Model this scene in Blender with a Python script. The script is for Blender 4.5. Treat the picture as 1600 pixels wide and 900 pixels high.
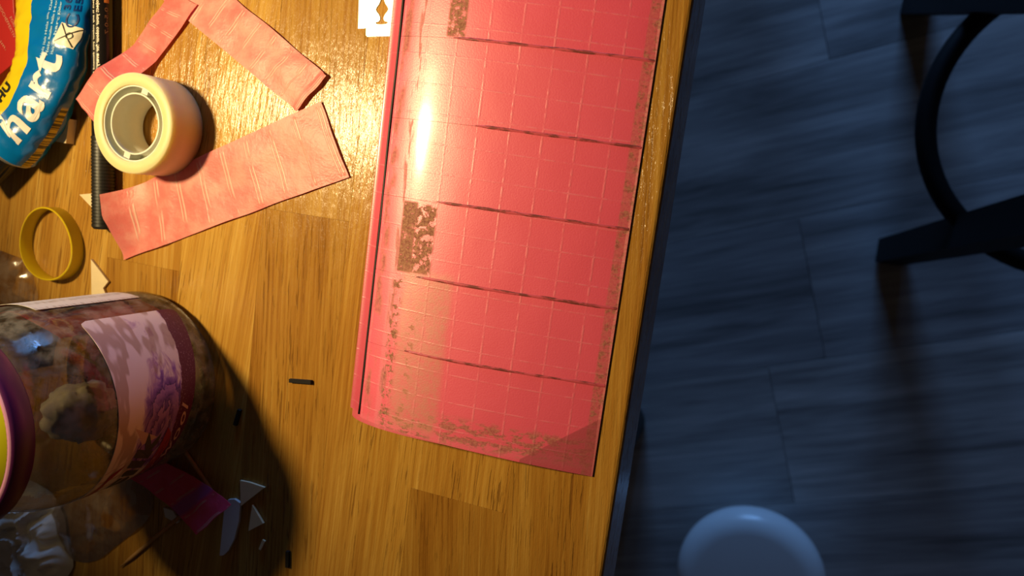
import bpy, bmesh, math, random
from mathutils import Vector, Matrix, noise
from math import sin, cos, pi, radians

random.seed(7)
for o in list(bpy.data.objects):
    bpy.data.objects.remove(o)
SC = bpy.context.scene
COL = SC.collection

# ------------------------------------------------------------------ camera
F = 1190.0                      # focal length in pixels of the 1600 x 900 frame
H = 0.29                        # camera height over the table top (z = 0)
NADIR = (1200.08, 342.39)
YAW = -0.138393
dv = Vector((NADIR[0] - 800, NADIR[1] - 450, F)).normalized()
ex = (Vector((1, 0, 0)) - dv * dv.x).normalized()
ey = -dv.cross(ex)
if ey.y > 0:
    ey = -ey
XA = ex * cos(YAW) + ey * sin(YAW)
YA = -ex * sin(YAW) + ey * cos(YAW)


def to_world(v):
    return Vector((v.dot(XA), v.dot(YA), -v.dot(dv)))


cam_data = bpy.data.cameras.new('camera')
cam = bpy.data.objects.new('camera', cam_data)
COL.objects.link(cam)
R_ = to_world(Vector((1, 0, 0)))
U_ = to_world(Vector((0, -1, 0)))
B_ = to_world(Vector((0, 0, -1)))
M_ = Matrix((R_, U_, B_)).transposed().to_4x4()
M_.translation = Vector((0, 0, H))
cam.matrix_world = M_
cam_data.sensor_width = 36
cam_data.lens = F / 1600 * 36
cam_data.clip_start = 0.01
cam_data.dof.use_dof = True
cam_data.dof.focus_distance = 0.305
cam_data.dof.aperture_fstop = 11.0
SC.camera = cam

# ------------------------------------------------------------------ light
world = bpy.data.worlds.new('world')
SC.world = world
world.use_nodes = True
bg = world.node_tree.nodes['Background']
bg.inputs[0].default_value = (0.66, 0.48, 0.38, 1)
bg.inputs[1].default_value = 0.028

ld = bpy.data.lights.new('desk_lamp_bulb', 'SPOT')
ld.energy = 12.6
ld.spot_size = radians(100)
ld.spot_blend = 1.0
ld.color = (1.0, 0.745, 0.36)
ld.shadow_soft_size = 0.022
lo = bpy.data.objects.new('desk_lamp_bulb', ld)
lo.location = (-0.39, 0.038, 0.38)
lo.rotation_euler = (Vector((-0.105, 0.10, 0.0)) - lo.location).to_track_quat('-Z', 'Y').to_euler()
COL.objects.link(lo)

wd = bpy.data.lights.new('window_daylight', 'AREA')
wd.energy = 46.0
wd.color = (0.20, 0.46, 1.0)
wd.shape = 'RECTANGLE'
wd.size = 0.9
wd.size_y = 1.0
wo = bpy.data.objects.new('window_daylight', wd)
wo.location = (-0.42, 2.5, -0.02)
wo.rotation_euler = (Vector((0.15, -0.1, -0.74)) - wo.location).to_track_quat('-Z', 'Y').to_euler()
COL.objects.link(wo)

SC.view_settings.view_transform = 'Standard'
SC.view_settings.look = 'None'
SC.view_settings.gamma = 1
SC.view_settings.use_curve_mapping = False
SC.view_settings.exposure = 0.0


# ------------------------------------------------------------------ helpers
def at(px, py, z=0.0):
    """world point at height z seen at pixel (px, py) of the photograph"""
    w = to_world(Vector(((px - 800) / F, (py - 450) / F, 1)))
    return Vector((0, 0, H)) + w * ((z - H) / w.z)


def link(name, me, mat=None, parent=None):
    me.name = name
    o = bpy.data.objects.new(name, me)
    COL.objects.link(o)
    if mat:
        me.materials.append(mat)
    if parent:
        o.parent = parent
    return o


def pyd(verts, faces, smooth=False, uvs=None):
    me = bpy.data.meshes.new('m')
    me.from_pydata([tuple(v) for v in verts], [], faces)
    if uvs:
        ul = me.uv_layers.new(name='UVMap')
        for lp in me.loops:
            ul.data[lp.index].uv = uvs[lp.vertex_index]
    if smooth:
        for p in me.polygons:
            p.use_smooth = True
    me.update()
    return me


def fixn(me):
    bm = bmesh.new()
    bm.from_mesh(me)
    bmesh.ops.recalc_face_normals(bm, faces=bm.faces)
    bm.to_mesh(me)
    bm.free()
    return me


def empty(name, loc=(0, 0, 0)):
    o = bpy.data.objects.new(name, None)
    o.location = loc
    o.empty_display_size = 0.02
    COL.objects.link(o)
    return o


def tag(o, label, cat, group=None):
    o['label'] = label
    o['category'] = cat
    if group:
        o['group'] = group
    return o


def box_mesh(x0, x1, y0, y1, z0, z1, bev=0.0):
    bm = bmesh.new()
    bmesh.ops.create_cube(bm, size=1)
    for v in bm.verts:
        v.co = Vector(((x0 + x1) / 2 + v.co.x * (x1 - x0), (y0 + y1) / 2 + v.co.y * (y1 - y0), (z0 + z1) / 2 + v.co.z * (z1 - z0)))
    if bev:
        bmesh.ops.bevel(bm, geom=list(bm.edges), offset=bev, segments=2, affect='EDGES', profile=0.5)
    me = bpy.data.meshes.new('m')
    bm.to_mesh(me)
    bm.free()
    return me


def lathe(profile, n=64, closed=False):
    """profile: list of (r, z) revolved round z"""
    verts, faces = [], []
    m = len(profile)
    for i in range(n):
        a = 2 * pi * i / n
        for r, z in profile:
            verts.append((r * cos(a), r * sin(a), z))
    for i in range(n):
        j = (i + 1) % n
        for k in range(m if closed else m - 1):
            l = (k + 1) % m
            faces.append((i * m + k, j * m + k, j * m + l, i * m + l))
    me = pyd(verts, faces, True)
    bm = bmesh.new()
    bm.from_mesh(me)
    bmesh.ops.remove_doubles(bm, verts=bm.verts, dist=1e-7)
    bmesh.ops.recalc_face_normals(bm, faces=bm.faces)
    bm.to_mesh(me)
    bm.free()
    return me


def sharp(o, ang=35):
    md = o.modifiers.new('edge_split', 'EDGE_SPLIT')
    md.split_angle = radians(ang)


def tube(pts, rad, n=10, closed=False, square=False):
    pts = [Vector(p) for p in pts]
    verts, faces = [], []
    m = len(pts)
    rads = rad if isinstance(rad, (list, tuple)) else [rad] * m
    for i, p in enumerate(pts):
        if closed:
            t = pts[(i + 1) % m] - pts[i - 1]
        else:
            t = pts[min(i + 1, m - 1)] - pts[max(i - 1, 0)]
        t.normalize()
        up = Vector((0, 0, 1)) if abs(t.z) < 0.9 else Vector((0, 1, 0))
        s = t.cross(up).normalized()
        u = s.cross(t)
        for k in range(n):
            a = 2 * pi * k / n + (pi / n if square else 0)
            verts.append(p + (s * cos(a) + u * sin(a)) * rads[i])
    for i in range(m if closed else m - 1):
        j = (i + 1) % m
        for k in range(n):
            l = (k + 1) % n
            faces.append((i * n + k, i * n + l, j * n + l, j * n + k))
    if not closed:
        faces.append(tuple(range(n))[::-1])
        faces.append(tuple((m - 1) * n + k for k in range(n)))
    return fixn(pyd(verts, faces, not square))


def prism(poly, z0, z1, bev=0.0):
    n = len(poly)
    v = [(p[0], p[1], z0) for p in poly] + [(p[0], p[1], z1) for p in poly]
    f = [tuple(range(n))[::-1], tuple(range(n, 2 * n))] + [(i, (i + 1) % n, n + (i + 1) % n, n + i) for i in range(n)]
    me = fixn(pyd(v, f))
    if bev:
        bm = bmesh.new()
        bm.from_mesh(me)
        bmesh.ops.bevel(bm, geom=list(bm.edges), offset=bev, segments=2, affect='EDGES', profile=0.5)
        bm.to_mesh(me)
        bm.free()
    return me


def flat_curve(splines, extrude):
    cu = bpy.data.curves.new('c', 'CURVE')
    cu.dimensions = '2D'
    cu.fill_mode = 'BOTH'
    cu.extrude = extrude
    for pts in splines:
        sp = cu.splines.new('POLY')
        sp.points.add(len(pts) - 1)
        for p, q in zip(sp.points, pts):
            p.co = (q[0], q[1], 0, 1)
        sp.use_cyclic_u = True
    return curve_to_mesh(cu)


def curve_to_mesh(cu):
    ob = bpy.data.objects.new('tmp', cu)
    COL.objects.link(ob)
    dg = bpy.context.evaluated_depsgraph_get()
    me = bpy.data.meshes.new_from_object(ob.evaluated_get(dg))
    bpy.data.objects.remove(ob)
    bpy.data.curves.remove(cu)
    return me


def text_mesh(txt, size=1.0, bold=0.0, shear=0.0):
    cu = bpy.data.curves.new('t', 'FONT')
    cu.body = txt
    cu.size = size
    cu.offset = bold
    cu.shear = shear
    cu.resolution_u = 4
    cu.space_character = 1.08
    cu.align_x = 'LEFT'
    me = curve_to_mesh(cu)
    return me


def text_fit(txt, w, h, bold=0.0, shear=0.0, cuts=0):
    """text mesh scaled to a w x h box with its lower left corner at 0,0"""
    me = text_mesh(txt, 1.0, bold, shear)
    xs = [v.co.x for v in me.vertices]
    ys = [v.co.y for v in me.vertices]
    for v in me.vertices:
        v.co.x = (v.co.x - min(xs)) / (max(xs) - min(xs)) * w
        v.co.y = (v.co.y - min(ys)) / (max(ys) - min(ys)) * h
    if cuts:
        bm = bmesh.new()
        bm.from_mesh(me)
        bmesh.ops.triangulate(bm, faces=bm.faces)
        bmesh.ops.subdivide_edges(bm, edges=list(bm.edges), cuts=cuts, use_grid_fill=True)
        bm.to_mesh(me)
        bm.free()
    return me


def remap(me, fn):
    for v in me.vertices:
        v.co = fn(v.co.x, v.co.y)
    me.update()
    return me


def quad_patch(x0, x1, y0, y1, nx, ny, fn, thick_uv=True):
    vs, fs, uv = [], [], []
    for j in range(ny + 1):
        for i in range(nx + 1):
            u, v = i / nx, j / ny
            vs.append(fn(x0 + (x1 - x0) * u, y0 + (y1 - y0) * v))
            uv.append((u, v))
    for j in range(ny):
        for i in range(nx):
            a = j * (nx + 1) + i
            fs.append((a, a + 1, a + nx + 2, a + nx + 1))
    return pyd(vs, fs, True, uv)


def solid(o, t, off=0):
    md = o.modifiers.new('thickness', 'SOLIDIFY')
    md.thickness = t
    md.offset = off
    e = o.modifiers.new('edge_split', 'EDGE_SPLIT')
    e.split_angle = radians(50)


# ------------------------------------------------------------------ materials
class NT:
    def __init__(self, name):
        self.m = bpy.data.materials.new(name)
        self.m.use_nodes = True
        self.t = self.m.node_tree
        self.b = self.t.nodes['Principled BSDF']
        self.out = self.t.nodes['Material Output']

    def n(self, typ, **kw):
        nd = self.t.nodes.new(typ)
        for k, v in kw.items():
            setattr(nd, k, v)
        return nd

    def set(self, sock, v):
        if isinstance(v, bpy.types.NodeSocket):
            self.t.links.new(v, sock)
        elif isinstance(v, (tuple, list)) and len(v) == 3 and sock.type == 'RGBA':
            sock.default_value = (*v, 1)
        else:
            sock.default_value = v

    def math(self, op, a, b=0.0, c=0.0, clamp=False):
        nd = self.n('ShaderNodeMath', operation=op, use_clamp=clamp)
        self.set(nd.inputs[0], a)
        self.set(nd.inputs[1], b)
        self.set(nd.inputs[2], c)
        return nd.outputs[0]

    def mix(self, f, a, b, blend='MIX'):
        nd = self.n('ShaderNodeMix', data_type='RGBA', blend_type=blend)
        self.set(nd.inputs[0], f)
        self.set(nd.inputs[6], a)
        self.set(nd.inputs[7], b)
        return nd.outputs[2]

    def obj(self):
        return self.n('ShaderNodeTexCoord').outputs['Object']

    def uv(self):
        return self.n('ShaderNodeTexCoord').outputs['UV']

    def xyz(self, v):
        nd = self.n('ShaderNodeSeparateXYZ')
        self.set(nd.inputs[0], v)
        return nd.outputs

    def map(self, v, scale=(1, 1, 1), loc=(0, 0, 0), rot=(0, 0, 0)):
        nd = self.n('ShaderNodeMapping')
        self.set(nd.inputs[0], v)
        self.set(nd.inputs[1], loc)
        self.set(nd.inputs[2], rot)
        self.set(nd.inputs[3], scale)
        return nd.outputs[0]

    def noise(self, v, scale=5, detail=3, rough=0.5, dist=0.0):
        nd = self.n('ShaderNodeTexNoise')
        self.set(nd.inputs['Vector'], v)
        nd.inputs['Scale'].default_value = scale
        nd.inputs['Detail'].default_value = detail
        nd.inputs['Roughness'].default_value = rough
        nd.inputs['Distortion'].default_value = dist
        return nd.outputs[0]

    def ramp(self, f, stops, interp='LINEAR'):
        nd = self.n('ShaderNodeValToRGB')
        self.set(nd.inputs[0], f)
        cr = nd.color_ramp
        cr.interpolation = interp
        while len(cr.elements) < len(stops):
            cr.elements.new(0.5)
        for e, (p, c) in zip(cr.elements, stops):
            e.position = p
            e.color = (*c, 1) if len(c) == 3 else c
        return nd.outputs[0]

    def smooth(self, v, a, b):
        nd = self.n('ShaderNodeMapRange', interpolation_type='SMOOTHSTEP')
        self.set(nd.inputs[0], v)
        nd.inputs[1].default_value = a
        nd.inputs[2].default_value = b
        nd.inputs[3].default_value = 0
        nd.inputs[4].default_value = 1
        return nd.outputs[0]

    def band(self, v, a, b, s):
        """1 between a and b with soft shoulders of width s"""
        return self.math('MULTIPLY', self.smooth(v, a - s, a + s), self.math('SUBTRACT', 1.0, self.smooth(v, b - s, b + s)))

    def lines(self, v, period, width, offset=0.0):
        """thin lines every `period`"""
        p = self.math('PINGPONG', self.math('ADD', v, offset), period / 2)
        return self.math('SUBTRACT', 1.0, self.smooth(p, width * 0.5, width * 1.1))

    def bump(self, h, strength=0.3, dist=0.001):
        nd = self.n('ShaderNodeBump')
        nd.inputs['Strength'].default_value = strength
        nd.inputs['Distance'].default_value = dist
        self.set(nd.inputs['Height'], h)
        self.t.links.new(nd.outputs[0], self.b.inputs['Normal'])
        return nd.outputs[0]

    def p(self, **kw):
        names = dict(col='Base Color', rough='Roughness', metal='Metallic', spec='Specular IOR Level', trans='Transmission Weight',
                     ior='IOR', coat='Coat Weight', crough='Coat Roughness', alpha='Alpha', sss='Subsurface Weight')
        for k, v in kw.items():
            self.set(self.b.inputs[names[k]], v)
        return self


def simple(name, col, rough=0.5, metal=0.0, var=0.12, scale=200, spec=0.5, bump=0.0, coat=0.0):
    n = NT(name)
    ns = n.noise(n.obj(), scale, 3)
    c = n.mix(n.math('MULTIPLY', ns, 1.0), tuple(x * (1 - var) for x in col), tuple(min(1, x * (1 + var)) for x in col))
    n.p(col=c, rough=rough, metal=metal, spec=spec, coat=coat)
    if bump:
        n.bump(ns, bump, 0.0005)
    return n.m


def make_oak():
    n = NT('oak')
    oi = n.n('ShaderNodeObjectInfo').outputs['Random']
    co = n.obj()
    off = n.n('ShaderNodeCombineXYZ')
    n.set(off.inputs[0], n.math('MULTIPLY', oi, 7.3))
    n.set(off.inputs[1], n.math('MULTIPLY', oi, 3.1))
    va = n.n('ShaderNodeVectorMath', operation='ADD')
    n.set(va.inputs[0], co)
    n.set(va.inputs[1], off.outputs[0])
    v = va.outputs[0]
    # slight tilt of the grain, different in each stave
    rotv = n.n('ShaderNodeCombineXYZ')
    n.set(rotv.inputs[2], n.math('MULTIPLY', n.math('SUBTRACT', oi, 0.5), 0.22))
    mp = n.n('ShaderNodeMapping')
    n.set(mp.inputs[0], v)
    n.t.links.new(rotv.outputs[0], mp.inputs[2])
    v = mp.outputs[0]
    broad = n.noise(n.map(v, (70, 4, 30)), 1, 4, 0.55, 0.6)
    fine = n.noise(n.map(v, (520, 11, 100)), 1, 5, 0.65, 0.3)
    hair = n.noise(n.map(v, (1500, 16, 200)), 1, 3, 0.6, 0.2)
    pore = n.noise(n.map(v, (950, 42, 200)), 1, 3, 0.55, 0.5)
    pmask = n.smooth(pore, 0.575, 0.66)
    pzone = n.smooth(n.noise(n.map(v, (60, 3, 30)), 1, 2), 0.42, 0.6)
    pm = n.math('MULTIPLY', pmask, n.math('ADD', n.math('MULTIPLY', pzone, 0.7), 0.15))
    f = n.math('ADD', n.math('MULTIPLY', broad, 0.38), n.math('ADD', n.math('MULTIPLY', fine, 0.36), n.math('MULTIPLY', hair, 0.26)))
    c = n.ramp(f, [(0.36, (0.27, 0.112, 0.015)), (0.46, (0.41, 0.200, 0.032)), (0.54, (0.49, 0.268, 0.050)), (0.65, (0.62, 0.385, 0.10))])
    tone = n.ramp(oi, [(0.0, (0.78, 0.72, 0.64)), (0.5, (0.96, 0.93, 0.88)), (1.0, (1.1, 1.12, 1.1))])
    c = n.mix(1.0, c, tone, 'MULTIPLY')
    c = n.mix(n.math('MULTIPLY', pm, 0.8), c, (0.17, 0.065, 0.012))
    lac = n.noise(n.map(v, (420, 110, 100)), 1, 4, 0.65)
    rg = n.math('ADD', n.math('MULTIPLY', lac, 0.14), 0.13)
    n.p(col=c, rough=rg, spec=0.40)
    h = n.math('ADD', n.math('MULTIPLY', lac, 0.75), n.math('SUBTRACT', n.math('MULTIPLY', fine, 0.35), n.math('MULTIPLY', pm, 0.8)))
    n.bump(h, 0.62, 0.0007)
    return n.m


OAK = make_oak()


def make_floor():
    n = NT('grey_laminate')
    oi = n.n('ShaderNodeObjectInfo').outputs['Random']
    off = n.n('ShaderNodeCombineXYZ')
    n.set(off.inputs[0], n.math('MULTIPLY', oi, 17.3))
    n.set(off.inputs[1], n.math('MULTIPLY', oi, 9.1))
    va = n.n('ShaderNodeVectorMath', operation='ADD')
    n.set(va.inputs[0], n.obj())
    n.set(va.inputs[1], off.outputs[0])
    v = va.outputs[0]
    a = n.noise(n.map(v, (3, 26, 5)), 1, 4, 0.6, 0.5)
    b = n.noise(n.map(v, (7, 130, 5)), 1, 4, 0.6, 0.2)
    f = n.math('ADD', n.math('MULTIPLY', a, 0.65), n.math('MULTIPLY', b, 0.35))
    c = n.ramp(f, [(0.32, (0.17, 0.165, 0.165)), (0.5, (0.38, 0.375, 0.375)), (0.68, (0.62, 0.61, 0.60))])
    tone = n.ramp(oi, [(0.0, (0.7, 0.7, 0.72)), (1.0, (1.15, 1.13, 1.1))])
    n.p(col=n.mix(1.0, c, tone, 'MULTIPLY'), rough=0.5, spec=0.35)
    return n.m


FLOOR = make_floor()
BLACK_STEEL = simple('black_steel', (0.006, 0.006, 0.007), 0.6, 0.0, 0.2, 60, 0.15)

# ------------------------------------------------------------------ the room: floor of laminate planks
FZ = -0.74
fl = link('floor', box_mesh(-1.4, 1.6, -1.7, 1.9, FZ - 0.03, FZ - 0.0085), FLOOR)
fl['kind'] = 'structure'
fl['label'] = 'dark blue-grey wood laminate floor under the table'
PW, PL = 0.182, 1.28
ang = radians(20)
ux, uy = Vector((cos(ang), sin(ang), 0)), Vector((-sin(ang), cos(ang), 0))
pmesh = box_mesh(-PL / 2 + 0.0003, PL / 2 - 0.0003, -PW / 2 + 0.0003, PW / 2 - 0.0003, -0.008, 0, 0.0003)
pmesh.materials.append(FLOOR)
P0 = Vector((-0.115, -0.048, 0)) + uy * (PW / 2)
for j in range(-6, 8):
    offx = [0.15, -0.41, 0.55, -0.08, 0.33, -0.55, 0.02][j % 7] + (0.098 - PL / 2 if j == -1 else 0) * 0
    if j == -1:
        offx = 0.16 + PL / 2
    for i in range(-2, 3):
        c = P0 + uy * (PW * j) + ux * (PL * i + offx)
        if not (-1.0 < c.x < 1.2 and -1.2 < c.y < 1.4):
            continue
        o = bpy.data.objects.new('plank', pmesh)
        COL.objects.link(o)
        o.location = (c.x, c.y, FZ)
        o.rotation_euler = (0, 0, ang)
        o.parent = fl

# ------------------------------------------------------------------ table
EDGE = -0.0386
SW = 0.0436
table = empty('table', (-0.42, 0.0, FZ))
tag(table, 'oak butcher-block table with varnished staves, filling the left of the picture', 'table')
TT = 0.040


def put(o, parent):
    """parent keeping world placement for meshes modelled in world coordinates"""
    o.parent = parent
    o.matrix_parent_inverse = Matrix.Translation(parent.location).inverted()
    return o


joints = {0: [-0.42, 0.31], 1: [-0.1345, 0.20], 2: [-0.36, 0.125], 3: [-0.0247, 0.39], 4: [-0.31, 0.17], 5: [-0.0605, 0.33], 6: [-0.27, 0.13],
          7: [-0.40, 0.24]}
NS = 18
for k in range(NS):
    xr = EDGE - SW * k
    xl = xr - SW
    js = joints.get(k, [-0.3 + 0.37 * random.random(), 0.3 * random.random() + 0.12])
    ys = [-0.75] + sorted(js) + [0.75]
    for a, b in zip(ys[:-1], ys[1:]):
        g = 0.00002
        me = box_mesh(xl + g, xr - g, a + g, b - g, -TT, 0, 0.0)
        if k == 0:
            bm = bmesh.new()
            bm.from_mesh(me)
            es = [e for e in bm.edges if all(v.co.x > xr - 0.001 for v in e.verts) and abs(e.verts[0].co.z - e.verts[1].co.z) < 1e-6]
            bmesh.ops.bevel(bm, geom=es, offset=0.0022, segments=4, affect='EDGES', profile=0.5)
            bm.to_mesh(me)
            bm.free()
        else:
            bm = bmesh.new()
            bm.from_mesh(me)
            es = [e for e in bm.edges if all(v.co.z > -0.001 for v in e.verts)]
            bmesh.ops.bevel(bm, geom=es, offset=0.00006, segments=1, affect='EDGES')
            bm.to_mesh(me)
            bm.free()
        put(link('stave', me, OAK), table)
DARK_WOOD = simple('dark_leg', (0.02, 0.016, 0.014), 0.6, 0.0, 0.2, 40)
xt0 = EDGE - SW * NS
for x0, x1, y0, y1 in ((EDGE - 0.135, EDGE - 0.115, -0.66, 0.66), (xt0 + 0.115, xt0 + 0.135, -0.66, 0.66), (xt0 + 0.135, EDGE - 0.135, -0.66, -0.64),
                       (xt0 + 0.135, EDGE - 0.135, 0.64, 0.66)):
    put(link('apron', box_mesh(x0, x1, y0, y1, -TT - 0.08, -TT - 0.0002, 0.001), DARK_WOOD), table)
lf = at(978, 655, FZ)
for lx, ly in ((lf.x, lf.y), (lf.x, 0.55), (xt0 + 0.16, lf.y), (xt0 + 0.16, 0.55)):
    me = lathe([(0, FZ), (0.026, FZ), (0.028, FZ + 0.01), (0.028, FZ + 0.02), (0.03, -TT - 0.081), (0, -TT - 0.081)], 24)
    for v in me.vertices:
        v.co.x += lx
        v.co.y += ly
    put(link('leg', me, DARK_WOOD), table)

# ------------------------------------------------------------------ bar stool beyond the table edge
stool = empty('bar_stool', (0.25, 0.125, FZ))
tag(stool, 'black metal bar stool with a round footrest ring, standing on the floor', 'stool')
A = at(1392, 395, FZ + 0.014)
A.z = FZ
Bf = at(1434, -2, FZ + 0.014)
Bf.z = FZ
sc = Vector((0.252, 0.125, 0))
seat_z = -0.075


def leg_pts(foot, mid):
    d = (mid - foot) / (mid.z - foot.z)
    return [foot + d * (z - FZ) for z in (FZ + 0.002, FZ + 0.25, seat_z - 0.0005)]


mA = at(1600, 347, -0.36)
mB = at(1600, -14, -0.36)
feet = [(A, mA), (Bf, mB)]
for f, m in list(feet):
    feet.append((Vector((2 * sc.x - f.x, f.y, f.z)), Vector((2 * sc.x - m.x, m.y, m.z))))
for f, m in feet:
    put(link('leg', tube(leg_pts(f, m), 0.0205, 4, square=True), BLACK_STEEL), stool)
rc = Vector((0.2405, 0.1155, -0.47))
put(link('footrest_ring', tube([rc + Vector((cos(a), sin(a), 0)) * 0.125 for a in [2 * pi * i / 72 for i in range(72)]], 0.0088, 12, True), BLACK_STEEL), stool)
me = lathe([(0, seat_z), (0.165, seat_z), (0.172, seat_z + 0.006), (0.172, seat_z + 0.022), (0.164, seat_z + 0.032), (0, seat_z + 0.034)], 72)
for v in me.vertices:
    v.co.x += sc.x + 0.006
    v.co.y += sc.y
put(link('seat', me, BLACK_STEEL), stool)

# ------------------------------------------------------------------ round tub on the floor
PALE = simple('pale_plastic', (0.66, 0.68, 0.70), 0.28, 0, 0.02, 20, 0.5)
tz = -0.64
tc = at(1171, 917, tz)
tub = empty('plastic_tub', (tc.x, tc.y, FZ))
tag(tub, 'round pale plastic tub with a smooth rounded lid on the dark floor', 'tub')
hz = tz - FZ
rt = 0.0885
link('body', lathe([(0, 0), (rt * 0.66, 0), (rt * 0.70, 0.004), (rt * 0.90, hz - 0.041), (0, hz - 0.041)], 64), PALE, tub)
prof = [(0, hz - 0.040), (rt * 0.965, hz - 0.040), (rt * 0.99, hz - 0.036), (rt, hz - 0.028)]
prof += [(rt - 0.026 + 0.026 * cos(a), hz - 0.026 + 0.024 * sin(a)) for a in [pi / 2 * i / 8 for i in range(1, 9)]] + [(0, hz)]
link('lid', lathe(prof, 72), PALE, tub)

# ------------------------------------------------------------------ pink covered wing
WX, WY = -0.1572, -0.1072
CH = 0.1082
TOPY = 0.33


def prof_z(x):
    u = max(0.0, min(1.0, x / CH))
    y = 5 * (0.2969 * math.sqrt(u) - 0.126 * u - 0.3516 * u * u + 0.2843 * u ** 3 - 0.1036 * u ** 4)
    return y * 2 * 0.0135 + 0.0003


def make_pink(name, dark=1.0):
    n = NT(name)
    co = n.obj()
    X, Y, Z = n.xyz(co)
    oi = n.n('ShaderNodeObjectInfo').outputs['Random']
    big = n.noise(n.map(co, (60, 40, 0)), 1, 3, 0.6)
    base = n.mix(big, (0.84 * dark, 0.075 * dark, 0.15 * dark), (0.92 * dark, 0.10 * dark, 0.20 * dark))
    base = n.mix(n.math('MULTIPLY', oi, 0.25), base, (0.93, 0.15, 0.23))
    # paler printed grid
    gx = n.lines(X, 0.0125, 0.00045, 0.003)
    gy = n.lines(n.math('ADD', Y, n.math('MULTIPLY', X, 0.02)), 0.0112, 0.00035, 0.0035)
    wob = n.smooth(n.noise(n.map(co, (260, 260, 0)), 1, 3), 0.38, 0.62)
    grid = n.math('MULTIPLY', n.math('MAXIMUM', gx, gy), n.math('ADD', n.math('MULTIPLY', wob, 0.6), 0.12))
    c = n.mix(n.math('MULTIPLY', grid, 0.34), base, (0.93, 0.36, 0.42))
    # broader paler bands where two sheets of tissue overlap
    lap = n.math('MAXIMUM', n.band(X, 0.0165, 0.0195, 0.0007), n.math('MULTIPLY', n.band(Y, 0.0, 0.004, 0.001), 0.6))
    c = n.mix(n.math('MULTIPLY', lap, 0.5), c, (0.92, 0.20, 0.30))
    # worn grey-brown stains, each with a shape of its own
    wv = n.noise(n.map(co, (300, 300, 0)), 1, 5, 0.7)
    wv2 = n.noise(n.map(co, (170, 420, 0)), 1, 5, 0.7)
    wv3 = n.noise(n.map(co, (900, 900, 0)), 1, 3, 0.7)
    fine = n.math('ADD', n.math('MULTIPLY', wv, 0.6), n.math('MULTIPLY', wv3, 0.4))

    def rect(x0, x1, y0, y1, s=0.0006):
        return n.math('MULTIPLY', n.band(X, x0, x1, s), n.band(Y, y0, y1, s))
    st = n.math('MULTIPLY', rect(0.0195, 0.0260, 0.0672, 0.0955), n.smooth(fine, 0.35, 0.47))
    st = n.math('MAXIMUM', st, n.math('MULTIPLY', rect(0.0255, 0.0345, 0.0675, 0.0950), n.smooth(wv, 0.43, 0.50)))
    st = n.math('MAXIMUM', st, n.math('MULTIPLY', rect(0.0300, 0.0375, 0.1600, 0.1850), n.smooth(fine, 0.40, 0.52)))
    st = n.math('MAXIMUM', st, n.math('MULTIPLY', rect(0.0185, 0.0235, 0.0030, 0.0660, 0.0012), n.smooth(wv, 0.50, 0.57)))
    st = n.math('MAXIMUM', st, n.math('MULTIPLY', rect(0.0275, 0.0310, 0.0090, 0.0500, 0.0012), n.smooth(wv, 0.52, 0.58)))
    st = n.math('MAXIMUM', st, n.math('MULTIPLY', rect(0.0195, 0.0420, 0.0012, 0.0100, 0.0015), n.smooth(wv2, 0.50, 0.56)))
    st = n.math('MAXIMUM', st, n.math('MULTIPLY', rect(0.0400, 0.1095, 0.0010, 0.0120, 0.0020), n.math('MULTIPLY', n.smooth(wv2, 0.46, 0.55), 0.75)))
    st = n.math('MAXIMUM', st, n.math('MULTIPLY', n.band(X, 0.1040, 0.1110, 0.0004), n.math('ADD', n.math('MULTIPLY', n.smooth(wv, 0.48, 0.60), 0.45), 0.38)))
    st = n.math('MAXIMUM', st, n.math('MULTIPLY', n.band(X, 0.0100, 0.0140, 0.0014), n.math('MULTIPLY', n.smooth(n.noise(n.map(co, (200, 90, 0)), 1, 3), 0.42, 0.62), 0.75)))
    st = n.math('MAXIMUM', st, n.math('MULTIPLY', n.band(X, 0.0175, 0.0205, 0.0007), n.math('MULTIPLY', n.smooth(n.noise(n.map(co, (500, 70, 0)), 1, 3), 0.52, 0.60), 0.6)))
    c = n.mix(n.math('MULTIPLY', st, 0.88), c, n.mix(n.smooth(wv3, 0.35, 0.65), (0.14, 0.075, 0.040), (0.36, 0.22, 0.12)))
    # greyish zone behind the nose towards the tip, partly worn, partly painted satin glare
    worn_glare = n.math('MULTIPLY', rect(0.0235, 0.0445, 0.0035, 0.0685, 0.0022), n.math('ADD', n.math('MULTIPLY', n.smooth(fine, 0.35, 0.6), 0.45), 0.25))
    c = n.mix(worn_glare, c, (0.62, 0.25, 0.19))
    # triangular darker corner by the tip
    tri = n.math('MULTIPLY', n.smooth(n.math('SUBTRACT', n.math('MULTIPLY', X, 0.75), Y), 0.0595, 0.0602), n.math('GREATER_THAN', X, 0.08))
    c = n.mix(n.math('MULTIPLY', tri, 0.65), c, (0.36, 0.055, 0.075))
    spark = n.noise(n.map(co, (1500, 1500, 0)), 1, 2, 0.6)
    keep = n.math('SUBTRACT', 1.0, n.math('MULTIPLY', st, 0.85))
    rgh = n.math('ADD', n.math('ADD', n.math('MULTIPLY', spark, 0.20), 0.35), n.math('MULTIPLY', st, 0.25))
    n.p(col=c, rough=rgh, ior=1.62, spec=n.math('MULTIPLY', keep, 0.95), coat=n.math('MULTIPLY', keep, 0.45), crough=0.16)
    h = n.math('ADD', n.math('MULTIPLY', grid, 0.5), n.math('ADD', n.math('MULTIPLY', spark, 0.35), n.math('MULTIPLY', wv, 0.25)))
    n.bump(h, 0.35, 0.0004)
    return n.m


PINK = make_pink('pink_tissue')
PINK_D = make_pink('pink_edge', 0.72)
wing = empty('model_wing', (WX, WY, 0))
tag(wing, 'large glossy pink tissue-covered model wing lying along the table edge', 'model wing')


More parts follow.
